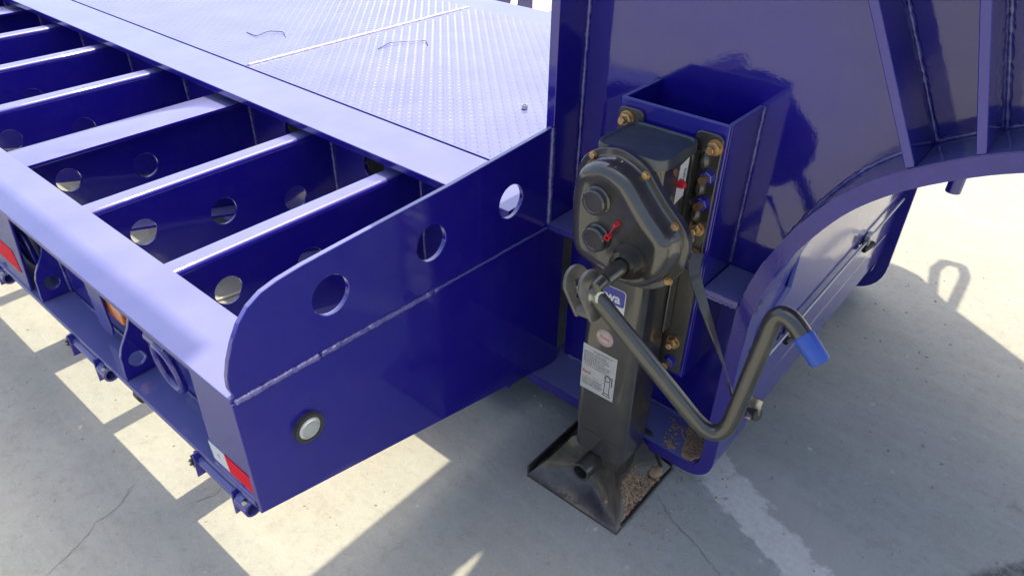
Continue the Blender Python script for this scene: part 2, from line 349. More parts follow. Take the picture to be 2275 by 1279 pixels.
# ------------------------------------------------------------------ trailer
X0 = -1.0                                # outer face of the deck's front plate
YO, YI = 0.405, 0.556                    # side rail: outer and inner edge
ZR = 0.676                               # side rail and outrigger tops
YM = 1.335                               # main beam web
YC = 2.03                                # centre line
YF, YW = 1.321, 1.465                    # gooseneck flange edge and web
trailer = thing('lowbed_trailer', 'glossy deep blue lowbed trailer with open outriggers and gooseneck', 'trailer', (-2.2, YC, 0))
def zb(y): return 0.359 - 0.236 * (y - 0.404)     # tapered lower edge of outriggers and front plate

# --- side rail (channel open to the outside)
XE = -6.0
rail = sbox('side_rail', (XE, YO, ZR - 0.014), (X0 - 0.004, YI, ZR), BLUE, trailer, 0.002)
sbox('rail_web', (XE, 0.487, 0.382), (X0 - 0.018, 0.497, ZR - 0.0145), BLUE, rail, 0.001)
sbox('bottom_flange', (XE, YO - 0.003, 0.366), (X0 - 0.018, 0.515, 0.380), BLUE, rail, 0.002)
bead('weld_bead', [(XE * 0.6, 0.484, 0.383), (X0 - 0.16, 0.484, 0.383)], 0.0045, WELD, rail, 0.012, 3)
# end closing plate with the reflective strip
plate('end_plate', [(-1.172, 0.381), (X0 - 0.0155, 0.381), (X0 - 0.0155, ZR - 0.0155), (-1.157, ZR - 0.0155)], [], 0.008, 'Y', YO + 0.006, BLUE, rail)
def strip_pair(x0, x1, xm, za, zc, par):
    plate('reflective_strip', [(x0, za), (xm, za - 0.0), (xm - 0.006, zc), (x0 - 0.006, zc)], [], 0.0012, 'Y', YO + 0.0012, WHITEF, par, 0.0002)['label'] = 'white reflective tape'
    plate('reflective_strip', [(xm + 0.0005, za), (x1, za), (x1, zc), (xm - 0.0055, zc)], [], 0.0012, 'Y', YO + 0.0012, REDF, par, 0.0002)['label'] = 'red reflective tape'
strip_pair(-1.166, -1.010, -1.105, 0.405, 0.455, rail)
bead('weld_bead', [(-1.172, YO + 0.003, 0.384), (-1.02, YO + 0.003, 0.384)], 0.003, WELD, rail, 0.006, 8)
text('reflector_mark', 'C', 0.014, (-1.142, YO - 0.0002, 0.428), INKPINK, rail)
plate('end_plate', [(-2.62, 0.381), (-2.16, 0.381), (-2.06, ZR - 0.0155), (-2.62, ZR - 0.0155)], [], 0.008, 'Y', YO + 0.006, BLUE, rail)
strip_pair(-2.40, -2.17, -2.39, 0.44, 0.515, rail)
# ribs with a lightening hole
def rib(x):
    prof = [(0.486, 0.382), (YO + 0.001, 0.382), (YO + 0.001, 0.40), (0.409, 0.43)] + [(0.410, 0.452), (0.418, 0.474), (0.432, 0.497), (0.447, 0.520), (0.456, 0.545), (0.460, 0.580), (0.461, ZR - 0.016), (0.486, ZR - 0.016)]
    plate('rib', prof, [circle(0.4455, 0.430, 0.021, 28)], 0.010, 'X', x, BLUE, rail)
    bead('weld_bead', [(x + 0.007, 0.484, 0.384), (x + 0.007, 0.484, 0.62)], 0.0045, WELD, rail, 0.007, int(abs(x) * 100))
for x in (-1.578, -2.078, -3.0, -3.5): rib(x)
# lashing rings hanging from hinge tubes
def lash_ring(x):
    bm = B(); cyl(bm, (x - 0.055, 0.452, 0.575), (x + 0.035, 0.452, 0.575), 0.019, 20)
    h = obj('ring_hinge', bm, BLUE, rail, 35)
    bm = B(); pts = []
    for k in range(33):
        a = 2 * math.pi * k / 32; ca, sa = math.cos(a), math.sin(a)
        pts.append((x + 0.046 * (abs(ca) ** 0.75) * (1 if ca > 0 else -1) + 0.01, 0.444 - 0.006 * sa, 0.515 + 0.062 * (abs(sa) ** 0.9) * (1 if sa > 0 else -1)))
    sweep(bm, pts, 0.0098, 12, cap=False); obj('lashing_ring', bm, BLUE, h, True)
lash_ring(-1.385); lash_ring(-2.20); lash_ring(-3.25)
# amber side markers behind a slotted guard
def marker(x):
    bm = B(); box(bm, (x - 0.10, 0.466, 0.470), (x + 0.10, 0.4865, 0.560), 0.008, 3); ml = obj('marker_lamp', bm, ORANGE, rail, 30)
    plate('lamp_guard', rrect(x - 0.045, 0.405, x + 0.035, 0.62, 0.03), [], 0.006, 'Y', 0.458, BLUE, ml)
marker(-1.76); marker(-3.3)
# webbing winches under the rail
def winch(x, ln=0.15):
    bm = B(); cyl(bm, (x - ln, 0.408, 0.335), (x, 0.408, 0.335), 0.013, 16); wn = obj('webbing_winch', bm, BLUE, rail, 40)
    for q in (x - ln, x + 0.005):
        plate('winch_plate', [(0.388, 0.295), (0.430, 0.295), (0.445, 0.3655), (0.390, 0.3655)], [], 0.006, 'X', q, BLUE, wn)
    teeth = []
    for k in range(24):
        a = 2 * math.pi * k / 24; r = 0.026 if k % 2 else 0.020; teeth.append((0.408 + r * math.cos(a), 0.335 + r * math.sin(a)))
    plate('ratchet_wheel', teeth, [], 0.006, 'X', x - ln - 0.012, BLACK, wn, 0.0008)
    bm = B(); pipe(bm, (x + 0.010, 0.408, 0.333), (x + 0.055, 0.408, 0.333), 0.020, 0.0145); obj('winch_socket', bm, BLUE, wn, 40)
    bm = B(); cyl(bm, (x + 0.03, 0.408, 0.345), (x + 0.044, 0.396, 0.352), 0.006, 8); obj('winch_pin', bm, STEEL, wn)
for x in (-1.10, -1.745, -2.42, -3.1): winch(x)
bm = B(); cyl(bm, (-1.56, 0.425, 0.345), (-1.535, 0.425, 0.345), 0.022, 20); obj('winch_roller', bm, RUBBER, rail, 40)

# --- outriggers
def zo(y): return 0.44 - 0.245 * (y - 0.5)
HOLES = [(0.668, 0.566, 0.038), (0.909, 0.535, 0.042), (1.158, 0.482, 0.042)]
def web_outline(z_top, y0=0.4975, y1=YM - 0.009): return [(y0, zo(y0)), (y1, zo(y1)), (y1, z_top), (y0, z_top)]
def outrigger_channel(xf, wdt=0.052, mirror=False, toe=-0.001):
    r = 0.014; t = 0.007; bm = B()
    join_mesh(bm, plate_mesh(web_outline(ZR - r), [circle(a, b, c, 36) for a, b, c in HOLES], t, 'X', xf - t / 2, 0.001))
    # bent top: quarter round then flange running back
    sec = [(xf - r + r * math.cos(a), ZR - r + r * math.sin(a)) for a in [math.radians(90 * k / 6) for k in range(7)]] + [(xf - wdt, ZR)]
    inn = [(xf - wdt, ZR - t)] + [(xf - r + (r - t) * math.cos(a), ZR - r + (r - t) * math.sin(a)) for a in [math.radians(90 - 90 * k / 6) for k in range(7)]]
    loop = sec + inn; ends = []
    for y in (YI - 0.002, YM - 0.009): ends.append([bm.verts.new((a, y, b)) for a, b in loop])
    k = len(loop)
    for j in range(k): bm.faces.new((ends[0][j], ends[0][(j + 1) % k], ends[1][(j + 1) % k], ends[1][j]))
    bm.faces.new(ends[0][::-1]); bm.faces.new(ends[1])
    lo = [bm.verts.new(q) for q in ((xf - wdt, 0.498, zo(0.498)), (xf + toe, 0.498, zo(0.498)), (xf + toe, YM - 0.01, zo(YM)), (xf - wdt, YM - 0.01, zo(YM)))]
    hi = [bm.verts.new(v.co + Vector((0, 0, -t))) for v in lo]
    bm.faces.new(lo); bm.faces.new(hi[::-1])
    for j in range(4): bm.faces.new((lo[j], hi[j], hi[(j + 1) % 4], lo[(j + 1) % 4]))
    if mirror:
        for v in bm.verts: v.co.y = 2 * YC - v.co.y
    o = obj('outrigger', bm, BLUE, trailer, 32)
    if not mirror: bead('weld_bead', [(xf + 0.002, YM - 0.010, zo(YM) + 0.01), (xf + 0.002, YM - 0.010, ZR - 0.02)], 0.0055, WELD, o, 0.007, int(abs(xf) * 91))
    return o
def outrigger_beam(x0, x1, mirror=False):
    xc = (x0 + x1) / 2; bm = B(); box(bm, (x0, YI + 0.0005 - 0.002, ZR - 0.012), (x1, YM - 0.009, ZR), 0.0015)
    join_mesh(bm, plate_mesh(web_outline(ZR - 0.0125), [circle(a, b, c, 36) for a, b, c in HOLES[:2]], 0.010, 'X', xc, 0.001))
    lo = [bm.verts.new(q) for q in ((x0, 0.498, zo(0.498)), (x1, 0.498, zo(0.498)), (x1, YM - 0.01, zo(YM)), (x0, YM - 0.01, zo(YM)))]
    hi = [bm.verts.new(v.co + Vector((0, 0, -0.01))) for v in lo]
    bm.faces.new(lo); bm.faces.new(hi[::-1])
    for j in range(4): bm.faces.new((lo[j], hi[j], hi[(j + 1) % 4], lo[(j + 1) % 4]))
    if mirror:
        for v in bm.verts: v.co.y = 2 * YC - v.co.y
    o = obj('outrigger', bm, BLUE, trailer, 32)
    if not mirror: bead('weld_bead', [(xc + 0.008, YM - 0.010, zo(YM) + 0.01), (xc + 0.008, YM - 0.010, ZR - 0.02)], 0.0055, WELD, o, 0.007, int(abs(xc) * 91))
    return o
CH = (-1.472, -1.900, -2.845, -3.31, -3.775, -4.70, -5.17); WB = ((-2.462, -2.312), (-4.33, -4.175), (-5.8, -5.65))
for x in CH: outrigger_channel(x, toe=0.055 if x == CH[0] else -0.001); outrigger_channel(x + (0.28 if x == -1.9 else 0), mirror=True)  # first outrigger's hidden toe is widened to broaden its ground shadow
for a, c in WB: outrigger_beam(a, c); outrigger_beam(a + 0.16, c + 0.16, mirror=True)
sbox('side_rail', (XE, 2 * YC - YI, ZR - 0.014), (X0, 2 * YC - YO, ZR), BLUE, trailer)

# --- main beams and deck
def main_beam(mirror=False):
    hx = []
    x = -1.689
    while x > XE: hx.append(circle(x, 0.60, 0.052, 36)); x -= 0.452 if x < -2.0 else 0.427
    me = plate_mesh([(XE, zb(YM)), (X0 - 0.03, zb(YM)), (X0 - 0.03, 0.7025), (XE, 0.7025)], hx, 0.016, 'Y', YM, 0.001)
    bm = B(); join_mesh(bm, me); box(bm, (XE, YM - 0.11, zb(YM) - 0.022), (X0 - 0.03, YM + 0.11, zb(YM) - 0.0005), 0.002)
    if mirror:
        for v in bm.verts: v.co.y = 2 * YC - v.co.y
    o = obj('main_beam', bm, BLUE, trailer, 30)
    lo, hi = (XE, 1.218, 0.703), (X0 - 0.0305, 1.409, 0.726)
    if mirror: lo, hi = (XE, 2 * YC - 1.409, 0.703), (X0 - 0.0305, 2 * YC - 1.218, 0.726)
    sbox('beam_flange', lo, hi, BLUE, o, 0.0025)
    return o
main_beam(); main_beam(True)
YT0, YT1 = 1.4125, 2 * YC - 1.4125
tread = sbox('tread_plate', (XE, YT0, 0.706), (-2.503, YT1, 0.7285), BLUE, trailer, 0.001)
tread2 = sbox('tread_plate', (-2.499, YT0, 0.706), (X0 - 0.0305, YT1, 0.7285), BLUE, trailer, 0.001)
def tread_pattern(x0, x1, par):
    V = []; F = []; pit = 0.0235; i = 0; y = YT0 + 0.016
    while y < YT1 - 0.012:
        j = 0; x = x1 - 0.016
        while x > x0 + 0.012:
            a = math.radians(45 if (i + j) % 2 else -45) ; c, s_ = math.cos(a), math.sin(a); b0 = len(V)
            for u, v, z in ((-.0105, 0, 0), (0, -.0032, 0), (.0105, 0, 0), (0, .0032, 0), (-.005, 0, .0016), (.005, 0, .0016)):
                V.append((x + u * c - v * s_, y + u * s_ + v * c, 0.7284 + z * 0.65))
            F.extend([(b0, b0 + 1, b0 + 4), (b0 + 1, b0 + 2, b0 + 5), (b0 + 1, b0 + 5, b0 + 4), (b0 + 2, b0 + 3, b0 + 5), (b0 + 3, b0, b0 + 4), (b0 + 3, b0 + 4, b0 + 5)])
            x -= pit; j += 1
        y += pit; i += 1
    me = bpy.data.meshes.new('tread_pattern'); me.from_pydata(V, [], F); o = obj('tread_pattern', me, TREAD, par); o['kind'] = 'stuff'
tread_pattern(-5.0, -2.52, tread); tread_pattern(-2.48, X0 - 0.03, tread2)
bead('weld_bead', [(-2.501, YT0 + 0.01, 0.7285), (-2.501, YT1 - 0.01, 0.7285)], 0.0075, GLOSSWELD, tread2, 0.008, 21)

# --- front plate with wing
FT = 0.014
fp = plate('front_plate', [(YO - 0.001, zb(YO)), (1.425, zb(1.425)), (1.425, 0.6325), (YO - 0.001, 0.665)], [], FT, 'X', X0 - FT / 2, BLUE, trailer)
wing = [(0.416, 0.6685), (0.409, 0.700), (0.411, 0.725), (0.421, 0.757), (0.436, 0.790), (0.456, 0.822), (0.480, 0.846), (0.510, 0.862), (0.545, 0.870), (0.60, 0.876), (0.752, 0.883), (0.992, 0.893), (1.349, 0.917), (1.349, 0.637)]
plate('wing_plate', smooth_path([(a, b, 0) for a, b in wing[:10]], 4)[:-1] + [Vector((a, b, 0)) for a, b in wing[9:]] if False else wing, [circle(0.651, 0.781, 0.044), circle(0.925, 0.776, 0.044), circle(1.196, 0.772, 0.044)], 0.012, 'X', X0 - 0.009, BLUE, fp, 0.0012)
bead('weld_bead', [(X0 - 0.001, 0.412, 0.667), (X0 - 0.001, 0.60, 0.660)], 0.0072, WELD, fp, 0.004, 31, 0.14)
bead('weld_bead', [(X0 - 0.001, 0.604, 0.660), (X0 - 0.001, 0.92, 0.649)], 0.0066, WELD, fp, 0.005, 32, 0.10)
bead('weld_bead', [(X0, 0.92, 0.649), (X0, 1.35, 0.635)], 0.0055, BLUE, fp, 0.012, 33, 0.08)
bm = B(); pipe(bm, (X0 + 0.0003, 0.543, 0.508), (X0 + 0.012, 0.543, 0.508), 0.0350, 0.0272, 36); lamp = obj('position_lamp', bm, BEZEL, trailer, 35)
bm = B()
for rr, dd in ((0.0258, 0.006), (0.0258, 0.011), (0.022, 0.014), (0.012, 0.0155), (0.0, 0.016)):
    pass
prof = [(0.0270, 0.004), (0.0270, 0.0095), (0.0240, 0.0125), (0.012, 0.0136), (0.0008, 0.0140)]; rings = []
for r_, d_ in prof: rings.append([bm.verts.new((X0 + d_, 0.543 + r_ * math.cos(2 * math.pi * k / 32), 0.508 + r_ * math.sin(2 * math.pi * k / 32))) for k in range(32)])
for a, c in zip(rings[:-1], rings[1:]):
    for j in range(32): bm.faces.new((a[j], a[(j + 1) % 32], c[(j + 1) % 32], c[j]))
bm.faces.new(rings[-1]); obj('lens', bm, LENS, lamp, 40)
bm = B(); pipe(bm, (X0 + 0.0110, 0.543, 0.508), (X0 + 0.0146, 0.543, 0.508), 0.0205, 0.0190, 32); obj('lens_ring', bm, LENS, lamp, 40)

# --- gooseneck: rear bulkhead, webs, flange following the profile
bulk = sbox('bulkhead', (X0 - 0.026, 1.3525, 0.645), (X0 - 0.0005, 2 * YC - 1.3525, 1.735), BLUE, trailer, 0.002)
bead('weld_bead', [(X0 - 0.002, 1.351, 0.64), (X0 - 0.002, 1.351, 0.915)], 0.007, WELD, bulk, 0.007, 41)
bead('weld_bead', [(X0 + 0.003, YW - 0.003, 0.66), (X0 + 0.003, YW - 0.003, 1.73)], 0.0048, WELD, bulk, 0.008, 42, 0.5)
prof_out = round_path([(X0 - 0.03, 0, 0.089), (-0.409, 0, 0.089), (-0.409, 0, 0.5)], 0.085, 8)[:-1] + \
    smooth_path([(-0.409, 0, 0.40), (-0.409, 0, 0.58), (-0.404, 0, 0.672), (-0.371, 0, 0.797), (-0.303, 0, 0.926), (-0.234, 0, 1.003), (-0.148, 0, 1.063), (-0.049, 0, 1.112), (0.10, 0, 1.158), (0.4, 0, 1.195), (0.95, 0, 1.20)], 5)
def offset(pts, d):
    o = []
    for i in range(len(pts)):
        t = (pts[min(i + 1, len(pts) - 1)] - pts[max(i - 1, 0)]).normalized(); o.append(pts[i] + Vector((-t.z, 0, t.x)) * d)
    return o
FTH = 0.036
prof_in = offset(prof_out, FTH)
def goose_side(mir):
    my = (lambda y: 2 * YC - y) if mir else (lambda y: y)
    bm = B(); rows = []
    ya, yb = my(YF), my(YW + (0.045 if not mir else 0.0))
    for P, Q in zip(prof_out, prof_in):
        rows.append([bm.verts.new((P.x, ya, P.z)), bm.verts.new((P.x, yb, P.z)), bm.verts.new((Q.x, yb, Q.z)), bm.verts.new((Q.x, ya, Q.z))])
    for a, c in zip(rows[:-1], rows[1:]):
        for j in range(4): bm.faces.new((a[j], a[(j + 1) % 4], c[(j + 1) % 4], c[j]))
    bm.faces.new(rows[0][::-1]); bm.faces.new(rows[-1])
    fl = obj('gooseneck_flange', bm, BLUE, trailer, 30)
    web = [(p.x, p.z) for p in offset(prof_out, FTH + 0.0006)]
    web = web + [(0.95, 1.734), (X0 + 0.0002, 1.734)]; web[0] = (X0 + 0.0002, web[0][1])
    web = [q for q in web if q[0] >= X0]
    wb = plate('gooseneck_web', web, [], 0.014, 'Y', my(YW + 0.007), BLUE, trailer, 0.0008, 25)
    return fl, wb
nfl, nweb = goose_side(False); ffl, fweb = goose_side(True)
# flame cut edge of the near flange (rough strip 1 mm proud of the edge)
bm = B(); a0 = offset(prof_out, 0.0015); b0 = offset(prof_out, FTH - 0.0015); rows = []
for P, Q in zip(a0, b0): rows.append([bm.verts.new((P.x, YF - 0.0012, P.z)), bm.verts.new((Q.x, YF - 0.0012, Q.z)), bm.verts.new((Q.x, YF + 0.002, Q.z)), bm.verts.new((P.x, YF + 0.002, P.z))])
for a, c in zip(rows[:-1], rows[1:]):
    for j in range(4): bm.faces.new((a[j], a[(j + 1) % 4], c[(j + 1) % 4], c[j]))
bm.faces.new(rows[0][::-1]); bm.faces.new(rows[-1]); obj('cut_edge', bm, CUT, nfl, 30)
wp = [Vector((p.x, YW - 0.003, p.z)) for p in offset(prof_out, FTH + 0.003)]
bead('weld_bead', [p for p in wp if p.x > -0.46 and p.z > 0.65 and p.x < 0.4], 0.0052, WELD, nfl, 0.008, 51, 0.4)
bead('weld_bead', [(-0.98, YW - 0.003, 0.128), (-0.50, YW - 0.003, 0.128)], 0.006, WELD, nfl, 0.008, 52, 0.3)
# unseen platform added over the gooseneck, edge and slot shaped for the yard shade
plate('shade_platform', [(-1.12, 1.05), (0.95, 1.05), (0.95, 2.95), (0.36, 2.95), (0.063, 3.167), (-0.22, 3.356), (-0.37, 3.50), (-0.45, 3.52), (-1.12, 3.52)], [[(-0.826, 1.25), (-0.850, 1.255), (-0.856, 1.31), (-0.847, 1.39), (-0.839, 1.36), (-0.832, 1.31)]], 0.014, 'Z', 1.743, BLUE, trailer)
bm = B(); sweep(bm, round_path([(-0.30, 3.42, 1.75), (-0.335, 3.60, 1.75), (-0.32, 3.69, 1.76), (-0.255, 3.70, 1.76), (-0.225, 3.62, 1.75), (-0.213, 3.34, 1.75)], 0.014), 0.022, 10); obj('shadow_hook', bm, BLUE, trailer, 40)  # unseen bent pipe added to cast a hook-shaped shadow on the yard
# radial stiffeners on the near web
def stiff(p0, p1, th=0.016):
    d = Vector((p1[0] - p0[0], 0, p1[1] - p0[1])); k = (1.73 - p0[1]) / d.z; e = (p0[0] + d.x * k, 1.73); nx = Vector((d.z, 0, -d.x)).normalized() * th / 2
    bm = B(); V = []
    for y in (YF + 0.004, YW - 0.0005):
        for (x, z), sg in ((p0, -1), (p0, 1), (e, 1), (e, -1)): V.append(bm.verts.new((x + nx.x * sg, y, z + nx.z * sg)))
    for f in ((0, 1, 2, 3), (7, 6, 5, 4), (0, 4, 5, 1), (1, 5, 6, 2), (2, 6, 7, 3), (3, 7, 4, 0)): bm.faces.new([V[i] for i in f])
    bmesh.ops.bevel(bm, geom=list(bm.edges), offset=0.0012, segments=1, affect='EDGES')
    s_ = obj('web_stiffener', bm, BLUE, nweb)
    bead('weld_bead', [(p0[0] + nx.x * 1.3, YW - 0.004, p0[1] + nx.z * 1.3), (e[0] + nx.x * 1.3, YW - 0.004, e[1] + nx.z * 1.3)], 0.0048, WELD, s_, 0.008, int(p0[1] * 1000), 0.6)
stiff((-0.208, 1.069), (-0.346, 1.326)); stiff((-0.114, 1.122), (-0.188, 1.351)); stiff((0.02, 1.17), (-0.01, 1.38))
# shelves
sbox('shelf_plate', (-0.5335, YF + 0.008, 0.645), (-0.4455, YW - 0.0006, 0.663), BLUE, nweb, 0.0015)
sbox('shelf_plate', (X0 + 0.0002, YF + 0.02, 0.634), (-0.795, YW - 0.0006, 0.650), BLUE, nweb, 0.0015)
bead('weld_bead', [(-0.53, YF + 0.009, 0.645), (-0.448, YF + 0.009, 0.645)], 0.004, WELD, nweb, 0.006, 61, 0.5)
bead('weld_bead', [(-0.443, YF + 0.012, 0.665), (-0.443, YW - 0.01, 0.665)], 0.005, WELD, nweb, 0.006, 62, 0.5)
# landing gear bracket box, open at the top
BX0, BX1, BY, BZ0, BZ1, bt = -0.793, -0.535, 1.310, 0.398, 1.059, 0.010
bxp = sbox('bracket_box', (BX0, BY, BZ0), (BX1, BY + bt, BZ1), BLUE, trailer, 0.003)
for a in (BX0, BX1 - bt): sbox('bracket_side', (a, BY + bt + 0.0004, BZ0), (a + bt, YW - 0.0006, BZ1 - 0.0), BLUE, bxp, 0.0015)
for a, sd in ((BX1 + 0.002, 71), (BX0 - 0.002, 72)): bead('weld_bead', [(a, YW - 0.003, 0.67), (a, YW - 0.003, BZ1)], 0.0045, WELD, bxp, 0.007, sd, 0.4)
# front wall between the two gooseneck beams, with a hose clipped along it
wall = obj('front_wall', plate_mesh([(1.412, 0.216), (2.598, 0.216), (2.598, 0.85), (1.53, 0.85), (1.53, 0.62), (1.412, 0.56)], [], 0.022, 'X', -0.409, 0.003), BLUE, trailer)
bm = B(); sweep(bm, round_path([(-0.4275, 0, 0.0885), (-0.402, 0, 0.0885), (-0.402, 0, 0.1640)], 0.055, 8) if False else [(-0.4005, 1.44, 0.33), (-0.4005, 2.59, 0.325)], 0.0035, 8); obj('wall_lip', bm, BLUE, wall, 40)
bm = B(); sweep(bm, smooth_path([(-0.387, 1.43, 0.464), (-0.387, 1.7, 0.462), (-0.387, 2.0, 0.463), (-0.387, 2.3, 0.462), (-0.387, 2.56, 0.463)], 6), 0.0042, 8); hose = obj('brake_hose', bm, HOSEG, wall, True)
for y in (1.60, 2.20):
    bm = B(); box(bm, (-0.3975, y - 0.025, 0.446), (-0.378, y + 0.025, 0.480), 0.004); obj('hose_clip', bm, STEEL, hose)
    bm = B(); cyl(bm, (-0.385, y - 0.035, 0.440), (-0.372, y + 0.01, 0.448), 0.010, 10); obj('hose_fitting', bm, RUBBER, hose, 40)
# protruding end of the far beam's flange
bm = B(); far = [(p.x, p.z) for p in offset(prof_out, -0.045) if p.x < 0.2 and p.x > -0.52 and p.z < 0.75]; inn_ = [(p.x, p.z) for p in offset(prof_out, -0.001) if p.x < 0.2 and p.x > -0.52 and p.z < 0.75]
plate('flange_lip', far + inn_[::-1], [], 0.020, 'Y', 2 * YC - 1.45, BLUE, ffl)
sbox('far_bracket', (-0.412, 2.745, 0.285), (-0.386, 2.765, 0.75), CUT, ffl)
# pipe stub hanging under the gooseneck
bm = B(); pipe(bm, (-0.160, 1.6, 0.935), (-0.160, 1.6, 1.30), 0.0150, 0.011, 20); obj('pipe_stub', bm, BLUE, trailer, 40)
# pale hose lying on the yard under the deck, seen through the lightening holes
bm = B(); sweep(bm, smooth_path([(-2.42, 0.60, 0.006), (-2.30, 0.82, 0.006), (-2.25, 0.963, 0.006), (-2.228, 1.063, 0.006), (-2.211, 1.293, 0.006), (-2.226, 1.45, 0.006), (-2.30, 1.8, 0.006)], 6), 0.006, 8)
tag(obj('air_hose', bm, CABLE, None, True), 'thin pale hose lying on the concrete under the trailer deck', 'hose')
sbox('cross_tie', (-2.15, YM + 0.01, 0.50), (-2.10, 2 * YC - YM - 0.01, 0.58), BLUE, trailer)

# ------------------------------------------------------------------ landing gear
CX, CY = -0.668, 1.230
lg = thing('landing_gear', 'black trailer landing leg with folded crank and muddy square foot', 'landing gear', (CX, CY, 0))
def prism(loop, z0, z1, bm, top_in=0.0):
    k = len(loop); A = [bm.verts.new((x, y, z0)) for x, y in loop]; C = [bm.verts.new((CX + (x - CX) * (1 - top_in), CY + (y - CY) * (1 - top_in), z1)) for x, y in loop]
    for j in range(k): bm.faces.new((A[j], A[(j + 1) % k], C[(j + 1) % k], C[j]))
    bm.faces.new(A[::-1]); bm.faces.new(C)
bm = B(); prism(rrect(-0.745, 1.160, -0.591, 1.298, 0.024), 0.2235, 0.985, bm); tube = obj('outer_tube', bm, BLACK, lg, 30)
bm = B(); prism(rrect(-0.7425, 1.1625, -0.5935, 1.2955, 0.024), 0.150, 0.2195, bm); prism(rrect(-0.737, 1.168, -0.599, 1.290, 0.022), 0.2190, 0.2240, bm); obj('tube_collar', bm, BLACK, tube, 30)
bm = B(); prism(rrect(-0.728, 1.175, -0.608, 1.283, 0.018), 0.06, 0.151, bm); obj('inner_leg', bm, DIRTYBLK, lg, 30)
# foot: pressed concave pyramid with turned-up rim
fx0, fx1, fy0, fy1 = -0.837, -0.535, 1.086, 1.379; fcx, fcy = (fx0 + fx1) / 2, (fy0 + fy1) / 2
bm = B(); N = 32; rings = []
def sq(k, hx, hy, pinch=0.0):
    t = (k / N * 4) % 4; s = int(t); u = (t - s) * 2 - 1; q = 1 - pinch * (1 - u * u)
    return [(q, u), (-u, q), (-q, -u), (u, -q)][s][0] * hx, [(q, u), (-u, q), (-q, -u), (u, -q)][s][1] * hy
hx, hy = (fx1 - fx0) / 2, (fy1 - fy0) / 2
for (sx_, sy_, z, pin, rise) in ((1, 1, 0.001, 0, 0), (1, 1, 0.008, 0, 0), (0.975, 0.975, 0.0095, 0, 0.003), (0.90, 0.90, 0.012, 0.05, 0.016), (0.74, 0.74, 0.034, 0.16, 0.030), (0.56, 0.56, 0.085, 0.20, 0.028), (0.43, 0.43, 0.148, 0.08, 0.006), (0.36, 0.36, 0.160, 0.0, 0.0)):
    ring = []
    for k in range(N):
        x, y = sq(k, hx * sx_, hy * sy_, pin); t = (k / N * 4) % 1; corner = abs(t * 2 - 1) ** 3
        ring.append(bm.verts.new((fcx + x, fcy + y, z + rise * corner)))
    rings.append(ring)
for a, c in zip(rings[:-1], rings[1:]):
    for j in range(N): bm.faces.new((a[j], a[(j + 1) % N], c[(j + 1) % N], c[j]))
bm.faces.new(rings[0][::-1]); bm.faces.new(rings[-1]); foot = obj('foot', bm, DIRTYBLK, lg, 50)
def gusset(pts, th, axis, c): plate('foot_gusset', pts, [], th, axis, c, BLACK, foot, 0.001)
gusset([(fx0 + 0.004, 0.016), (fx0 + 0.012, 0.034), (-0.74, 0.150), (-0.66, 0.150), (-0.66, 0.016)], 0.006, 'Y', fy1 - 0.022)
sbox('foot_rim', (fx0 - 0.002, fy0 + 0.001, 0.012), (fx0 + 0.005, fy1 - 0.001, 0.040), BLACK, foot)
sbox('foot_rim', (fx0 + 0.008, fy1 - 0.007, 0.012), (fx1 - 0.002, fy1 + 0.001, 0.040), BLACK, foot)
sbox('foot_rim', (fx1 - 0.004, fy0 + 0.03, 0.0075), (fx1 + 0.0015, fy1 - 0.008, 0.016), BLACK, foot)
gusset([(-0.60, 0.14), (-0.552, 0.04), (-0.552, 0.016), (-0.63, 0.016), (-0.63, 0.14)], 0.006, 'Y', fy1 - 0.040)
bm = B(); pipe(bm, (-0.676, 1.106, 0.121), (-0.676, 1.20, 0.118), 0.027, 0.020, 28); pinp = obj('foot_pin', bm, BLACK, foot, 40)
bm = B(); cyl(bm, (-0.676, 1.130, 0.118), (-0.676, 1.136, 0.118), 0.0205, 24); obj('pin_plug', bm, RUBBER, pinp, 40)
# gear housing and lid
bm = B(); prism(rrect(-0.742, 1.152, -0.590, 1.297, 0.018), 0.76, 1.0, bm); hous = obj('gear_housing', bm, BLACK, lg, 30)
sbox('housing_flange', (-0.5895, 1.20, 0.72), (-0.548, 1.206, 1.0), BLACK, hous, 0.002) if False else None
bm = B(); L0 = rrect(-0.748, 1.147, -0.586, 1.302, 0.026); k = len(L0)
lc = (-0.667, 1.2245); lev = [(1.0, 0.998), (1.0, 1.014), (0.985, 1.020), (0.93, 1.020), (0.90, 1.0165), (0.4, 1.0165), (0.02, 1.0165)]; rg = [[bm.verts.new((lc[0] + (x - lc[0]) * s_, lc[1] + (y - lc[1]) * s_, z)) for x, y in L0] for s_, z in lev]
for a, c in zip(rg[:-1], rg[1:]):
    for j in range(k): bm.faces.new((a[j], a[(j + 1) % k], c[(j + 1) % k], c[j]))
bm.faces.new(rg[0][::-1]); bm.faces.new(rg[-1]); obj('housing_lid', bm, LIDM, hous, 30)
